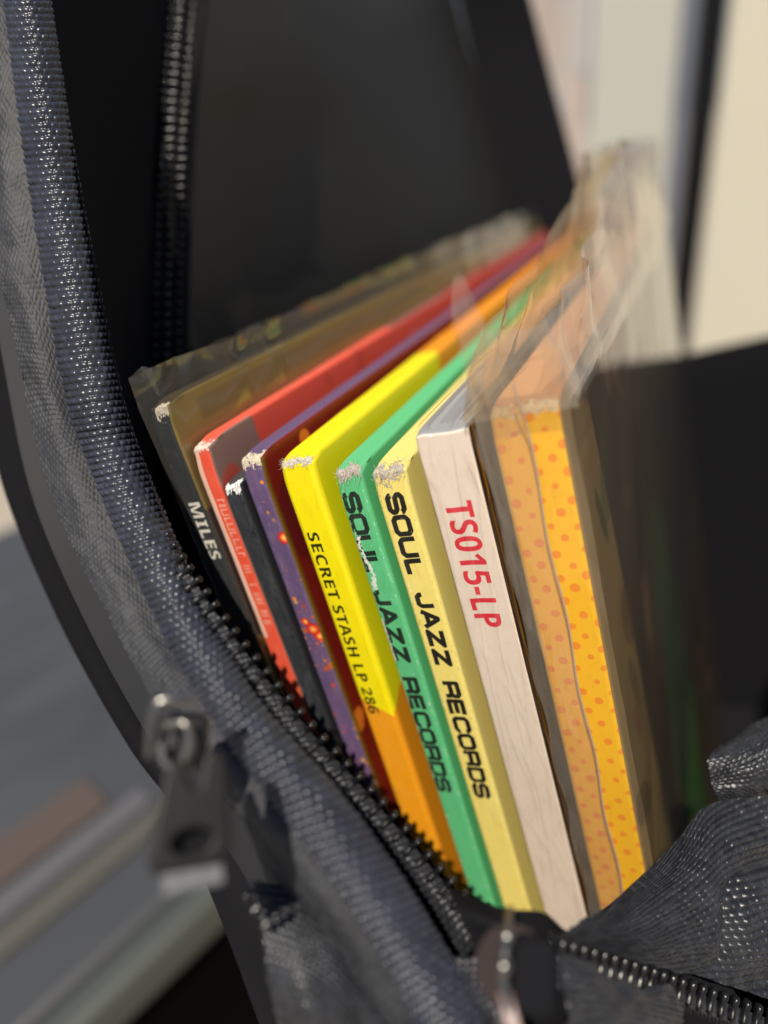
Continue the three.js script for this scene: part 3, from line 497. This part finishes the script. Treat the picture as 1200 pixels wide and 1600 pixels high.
// 4: purple with orange sparks
const sparks = (c, w, h, k, n) => { for (let i = 0; i < n; i++) { const x = rnd() * w, y = rnd() * h, r = (1.5 + Math.pow(rnd(), 3) * 13) * k; c.globalAlpha = 0.55 + rnd() * 0.45; c.fillStyle = ['#f08a2c', '#ffc04a', '#e0431f', '#d8601e'][i % 4]; c.beginPath(); c.arc(x, y, r, 0, 7); c.fill(); } c.globalAlpha = 1; };
sleeve('record_sleeve', 'dusky purple record sleeve printed with glowing orange sparks and a torn top corner', {
  T: -15.5, S: -5.5, lean: -3.3, yaw: 4.6, t: 4.0, r: 0.8, soft: 3, seed: 14, rough: 0.36, color: lin(0.13, 0.092, 0.19),
  print: (c, w, h) => {
    c.fillStyle = '#66557a'; c.fillRect(0, 0, w, h); reseed(77);
    for (let i = 0; i < 120; i++) { c.globalAlpha = 0.12; c.fillStyle = ['#7d5f86', '#4f4668', '#8a5f7c'][i % 3]; c.beginPath(); c.ellipse(rnd() * w, rnd() * h, 30 + rnd() * 90, 8 + rnd() * 22, 0, 0, 7); c.fill(); } c.globalAlpha = 1;
    sparks(c, mm(30), h * 0.7, 0.55, 26); c.save(); c.translate(mm(26), 0); sparks(c, mm(14), h, 0.9, 40); c.restore(); c.save(); c.translate(mm(40), 0); sparks(c, mm(30), h, 0.6, 26); c.restore();
    for (const [x, y, r] of [[14.2, 0.12, 15], [31.5, 0.3, 17], [30, 0.55, 11], [33, 0.1, 14]]) { const g = c.createRadialGradient(mm(x), h * y, 2, mm(x), h * y, r * 1.6); g.addColorStop(0, '#ffcf6a'); g.addColorStop(0.45, '#f4622a'); g.addColorStop(0.55, '#e3281c'); g.addColorStop(1, 'rgba(220,30,20,0)'); c.fillStyle = g; c.beginPath(); c.arc(mm(x), h * y, r * 1.6, 0, 7); c.fill(); }
    speck(c, w, h, 500, ['#9a8aa8', '#b9a9b8'], 0.4, 1.1);
  },
  coverMap: canvas(1024, 1024, (c, w, h) => { c.fillStyle = '#7d1d17'; c.fillRect(0, 0, w, h); reseed(41); for (let i = 0; i < 200; i++) { c.globalAlpha = 0.3; c.fillStyle = ['#a8321c', '#5a1426', '#8d2a12', '#3d1230'][i % 4]; c.beginPath(); c.arc(rnd() * w, rnd() * h, 6 + rnd() * 40, 0, 7); c.fill(); } sparks(c, w, h, 0.55, 700); c.fillStyle = '#6b5a12'; c.globalAlpha = 0.8; c.fillRect(0, 0, 4, h); }),
  worn: [[2.6, 3.2, [0.66, 0.57, 0.43], 0, 1]],
});
// 5: bright yellow to orange
const fadeY = (c, w, h, x, vertical) => { c.fillStyle = '#fcea12'; c.fillRect(0, 0, w, h); c.fillStyle = '#f6a21e'; c.beginPath(); if (!vertical) { c.moveTo(x - mm(3.5), h); c.lineTo(x + mm(0.8), 0); c.lineTo(w, 0); c.lineTo(w, h); } c.fill(); };
sleeve('record_sleeve', 'bright yellow and orange record sleeve with small black SECRET STASH lettering', {
  T: -9.2, S: -3.6, lean: -3.3, yaw: 4.6, t: 6.2, r: 1.1, soft: 2.6, seed: 15, rough: 0.42, color: lin(0.9, 0.78, 0.01), back: lin(0.9, 0.78, 0.01),
  print: (c, w, h) => { fadeY(c, w, h, mm(48)); reseed(15); c.fillStyle = '#2d3010'; fitText(c, 'SECRET STASH LP 286', mm(12.2), h * 0.80, mm(36), mm(2.0), '600 100px sans-serif'); speck(c, w, h, 60, ['#fff46a', '#d8b800'], 0.5, 1.2); },
  coverMap: canvas(1024, 1024, (c, w, h) => { c.fillStyle = '#f2de10'; c.fillRect(0, 0, w, h); c.fillStyle = '#f3981a'; c.beginPath(); c.moveTo(0, h * 0.152); c.lineTo(w * 0.18, h * 0.06); c.lineTo(w * 0.2, 0); c.lineTo(w, 0); c.lineTo(w, h); c.lineTo(0, h); c.fill(); }),
  topMap: canvas(512, 32, (c, w, h) => { c.fillStyle = '#f6e414'; c.fillRect(0, 0, w, h); c.fillStyle = '#f3981a'; c.fillRect(w * 0.2, 0, w, h); }),
  fray: 1.4, worn: [[1.3, 1.8, PALE, 0, 1]],
});
// 6: green cloth
const ribs = (() => { const t = canvas(64, 64, (c, w, h) => { c.fillStyle = '#808080'; c.fillRect(0, 0, w, h); for (let i = 0; i < 8; i++) { c.fillStyle = '#d0d0d0'; c.fillRect(0, i * 8, w, 3); c.fillStyle = '#505050'; c.fillRect(0, i * 8 + 5, w, 2); } }, false); t.wrapS = t.wrapT = THREE.RepeatWrapping; t.repeat.set(28, 1.1); return t; })();
sleeve('record_sleeve', 'mint green record sleeve with scuffed black SOUL JAZZ RECORDS lettering', {
  T: -0.9, S: -0.2, lean: -3.0, yaw: 4.6, t: 4.6, r: 0.8, soft: 3.0, seed: 16, rough: 0.6, color: lin(0.11, 0.50, 0.21), mat: { bumpMap: ribs, bumpScale: 0.00004 },
  print: (c, w, h) => { soulPrint('#5cbf80', '#1d2a22', 4.0, mm(1.1), ['#dfe6da', '#9fd8ac', '#58bf72'], 1)(c, w, h); reseed(8); c.fillStyle = '#dfe0d4'; for (let i = 0; i < 60; i++) { const x = mm(11) + i * mm(0.16); c.fillRect(x, h * (0.66 + 0.08 * Math.sin(i * 0.11)) + rnd() * 6, mm(0.3), 3 + rnd() * 9); } for (let i = 0; i < 60; i++) c.fillRect(mm(26) + i * mm(0.14), h * 0.84 + rnd() * 6, mm(0.3), 2 + rnd() * 7); },
  fray: 2.6, worn: [[2.4, 2.8, GREY, 0, 1]],
});
// 7: pale yellow
sleeve('record_sleeve', 'pale yellow record sleeve with crisp black SOUL JAZZ RECORDS lettering and a frayed corner', {
  T: 4.9, S: 1.0, lean: -2.9, yaw: 4.65, t: 5.4, r: 0.7, soft: 3.2, seed: 17, rough: 0.6, color: lin(0.82, 0.68, 0.20), 
  print: soulPrint('#f2dd78', '#1c1a14', 4.2, mm(1.0), ['#fbf3cf', '#e8cf66', '#cfae4a'], 1),
  fray: 3.0, worn: [[3.0, 2.6, GREY, 0, 0.95]],
});
// 8: cream in shrink wrap
sleeve('record_sleeve', 'cream record sleeve in tight shrink wrap with red TS015-LP lettering', {
  T: 13.1, S: -2.6, lean: -3.0, yaw: 4.8, t: 8.0, r: 0.5, soft: 1.6, seed: 18, rough: 0.6, mat: { bumpMap: null }, color: lin(0.70, 0.57, 0.46), top: lin(0.35, 0.35, 0.35), cover: lin(0.05, 0.035, 0.015), back: lin(0.3, 0.3, 0.3),
  print: (c, w, h) => { c.fillStyle = '#e9d8c6'; c.fillRect(0, 0, w, h); reseed(28); speck(c, w, h, 2600, ['#e0ccb8', '#f0e2d2', '#d9c3ae'], 0.5, 1.4); c.fillStyle = '#dc2434'; fitText(c, 'TS015-LP', mm(10.6), h * 0.77, mm(21.6), mm(4.1), 'bold 100px sans-serif'); },
  coverMap: canvas(1024, 512, (c, w, h) => { c.fillStyle = '#2a1d10'; c.fillRect(0, 0, w, h); reseed(55); for (let i = 0; i < 26; i++) { c.strokeStyle = ['#b07d18', '#7a5210', '#c8921e', '#1c120a'][i % 4]; c.lineWidth = 2 + rnd() * 7; c.beginPath(); const x = 4 + i * 14 + rnd() * 8; c.moveTo(x, 0); c.bezierCurveTo(x + 14 - rnd() * 26, h * 0.3, x - 14 + rnd() * 26, h * 0.6, x + rnd() * 14, h); c.stroke(); } }),
});
// 9: polka dots in a loose outer bag
const dots = (c, w, h, pit, r, fill) => { c.fillStyle = fill; let k = 0; for (let x = pit * 0.4; x < w + pit; x += pit * 0.5, k++) for (let y = (k % 2) * pit * 0.5; y < h + pit; y += pit) { c.beginPath(); c.arc(x + rnd() * 14, y + rnd() * 12, r * (0.7 + rnd() * 0.5), 0, 7); c.fill(); } };
sleeve('record_sleeve', 'thick yellow record sleeve with orange polka dots in a loose crinkled plastic bag', {
  T: 23.7, S: -3.6, lean: -3.2, yaw: 5.2, t: 9.6, r: 1.0, soft: 3.2, seed: 19, rough: 0.5, color: lin(0.9, 0.6, 0.01), top: lin(0.62, 0.33, 0.15), back: lin(0.75, 0.5, 0.03),
  print: (c, w, h) => { c.fillStyle = '#fbc90a'; c.fillRect(0, 0, w, h); reseed(66); c.globalAlpha = 0.75; dots(c, w, h, mm(4.0), mm(0.62), '#f28a22'); c.globalAlpha = 1; speck(c, w, h, 500, ['#fbd544', '#f0b800'], 0.5, 1.6); },
  coverMap: canvas(512, 512, (c, w, h) => { c.fillStyle = '#33261a'; c.fillRect(0, 0, w, h); reseed(67); for (const [x, y, q, r, f] of [[-20, -40, 70, 700, '#8a764e'], [70, 90, 140, 480, '#2c4d1c'], [200, 60, 200, 500, '#2a2018']]) { c.fillStyle = f; c.beginPath(); c.ellipse(x + q / 2, y + r / 2, q / 2, r / 2, 0, 0, 7); c.fill(); } speck(c, w, h, 300, ['#503a28', '#7a5a3a', '#3a4a2c'], 2, 9); }),
  worn: [[1.8, 3.0, [0.80, 0.74, 0.62], 0, 1]],
});

// plastic film round a sleeve: x across, y up, z to the spine; opens above the sleeve
function film(name, rec, o, mat) {
  const { g, o: r } = sleeves[rec], t = r.t, L = o.len, gap = o.gap;
  const path = (u) => {                                              // u 0..1: far back cover, spine, far front cover
    const w = t + 2 * gap, total = 2 * L + w; let s = u * total;
    if (s < L) return [-gap, -L + s + gap]; s -= L; if (s < w) return [-gap + s, gap]; s -= w; return [t + gap, gap - s];
  };
  const stops = [...spread(0, L * 0.9, 40).map((x) => x), ...spread(L * 0.905, L, 26), ...spread(L, L + t + 2 * gap, 26), ...spread(L + t + 2 * gap, L + t + 2 * gap + L * 0.12, 30), ...spread(2 * L * 0.56 + t + 2 * gap, 2 * L + t + 2 * gap, 46)].map((x) => x / (2 * L + t + 2 * gap)).sort((a, b) => a - b);
  const n = stops.length - 1, m = o.rows;
  return part(name, grid(n, m, (a, b, i) => {
    let [x, z] = path(stops[i]); const far = Math.min(1, Math.max(0, -z / 170)), ab = o.near + (o.above - o.near) * far * far * (3 - 2 * far), be = o.below + ((o.belowFar ?? o.below) - o.below) * far, y = SIDE + ab - (ab + be) * Math.pow(b, 1.35), over = Math.max(0, y - SIDE), q = Math.min(1, over / ab);
    const cx = t / 2 + o.shift * q, close = 1 - o.pinch * Math.pow(q, 0.8); x = cx + (x - t / 2) * close;
    const kx = fbm(z * o.fz, y * 0.05, o.seed), kz = fbm(x * 0.2, y * 0.06, o.seed + 4), fold = Math.abs(noise(z * o.fz * 1.5 + y * 0.05, y * 0.02 + z * 0.02, o.seed + 8));
    const amp = o.amp * (0.35 + 1.5 * q), outx = Math.sign(x - cx) || 1;
    x += outx * (gap * 0.3 + amp * (0.7 * kx + 0.9 * fold)); z += z > -2 ? amp * (0.5 * kz) : amp * 0.3 * kz;
    const yy = y + (q > 0.6 ? o.ragged * fbm(z * 0.05, x * 0.3, o.seed + 11) * q : 0) + (o.tip ?? 0) * q * Math.exp(-((z - gap) ** 2) / 30) - (o.dip ?? 0) * q * Math.exp(-((z + 26) ** 2) / 200) ;
    return { p: V3(x, yy, z).multiplyScalar(0.001), u: stops[i], v: b };
  }), mat, g);
}
film('plastic_bag', 'record_sleeve', { len: 312, gap: 0.35, above: 6, near: 5, below: 150, rows: 60, shift: 0.6, pinch: 0.4, amp: 0.85, ragged: 1.2, seed: 3, fz: 0.06 }, M.filmClear);
const outer = film('plastic_bag', 'record_sleeve_008', { len: 318, gap: 0.9, above: 28, near: 8, below: 130, rows: 110, shift: 0.5, pinch: 0.75, amp: 1.0, ragged: 1.0, seed: 23, fz: 0.03, tip: 0, dip: 0 }, M.film);
film('bag_lip', 'record_sleeve_008', { len: 316, gap: 1.7, above: 31, near: 10, below: 1, belowFar: 8, rows: 90, shift: 0.8, pinch: 0.7, amp: 2.0, ragged: 1.2, seed: 37, fz: 0.035 }, M.lip);
{ // seam down the front of the outer bag, and the card that stands up inside it
  const { g } = sleeves['record_sleeve_008'];
  const pts = []; for (let i = 0; i <= 40; i++) { const y = 3.5 - i * 3.1, q = Math.max(0, (y - 3) / 14.5); pts.push([5.3 - 3.6 * q - 0.25 * Math.sin(y * 0.25), SIDE + y, 2.75 + 0.1 * Math.sin(i * 0.8) - 0.06 * 20 * (y > 0 ? 0.4 : 1)]); }
  part('bag_seam', tube(pts, 0.15, 120), phys({ color: lin(0.7, 0.62, 0.5), roughness: 0.2, transmission: 0.6, thickness: 0 }), g);
  // overlapping flap of the bag, open at the top, with a pulled-up corner
  const left = (y) => { const q = Math.max(0, (y - 6) / 11.5); return -0.7 + 1.7 * q * q + 0.3 * Math.sin(y * 0.35); }, right = (y) => { const q = Math.max(0, (y - 3) / 14.5); return 5.3 - 3.6 * q - 0.25 * Math.sin(y * 0.25); };
  part('bag_flap', grid(150, 30, (a, b) => { const y = 17.5 - 137 * Math.pow(a, 1.4), x = left(y) + (right(y) - left(y)) * b; return { p: V3(x, SIDE + y + (a < 0.01 ? 1.2 * noise(b * 6, 2) : 0), 3.0 - 0.06 * x * x * (y > 0 ? 0.4 : 1) + 0.5 * fbm(x * 0.5, y * 0.12, 31) + (y > 4 ? 0.25 * noise(x * 1.2, y * 0.4, 5) : 0)).multiplyScalar(0.001) }; }), M.flap, g);
}
{ // shrink wrap: a tight, finely creased skin
  const { g, G } = sleeves['record_sleeve_007'], t = 8.0;
  const skin = (n, m, at, uv, nn) => grid(n, m, (a, b) => { const [x, y, z] = at(a, b), s = G.shape(x, y, z); const cr2 = Math.abs(noise(y * 0.05 + x * 0.16, x * 0.3 - y * 0.02, 5)), cr3 = Math.abs(noise(y * 0.04 - x * 0.35, x * 0.3, 9)); return { p: s.p.clone().addScaledVector(nn, (0.25 + 0.4 * (Math.max(0, 0.4 - cr2) / 0.4) ** 2 + 0.34 * (Math.max(0, 0.35 - cr3) / 0.35) ** 2 + 0.10 * fbm(y * 0.3, x * 0.6, 2) + 0.3 * (Math.max(0, 0.25 - Math.abs(noise(x * 0.3 + y * 0.04, y * 0.02 + z * 0.02, 21))) / 0.25) ** 2) * 0.001) }; });
  part('shrink_wrap', skin(260, 60, (a, b) => [t * b, SIDE - 0.01 - 110 * a, 0], null, V3(0, 0, 1)), M.wrap, g);
  part('shrink_wrap', skin(80, 40, (a, b) => [t * b, SIDE, -300 * a * a], null, V3(0, 1, 0)), M.wrap, g);
  part('shrink_wrap', skin(120, 90, (a, b) => [t, SIDE - 110 * b, -300 * a * a], null, V3(1, 0, 0)), M.wrap, g);
}
renderer.render(scene, camera);
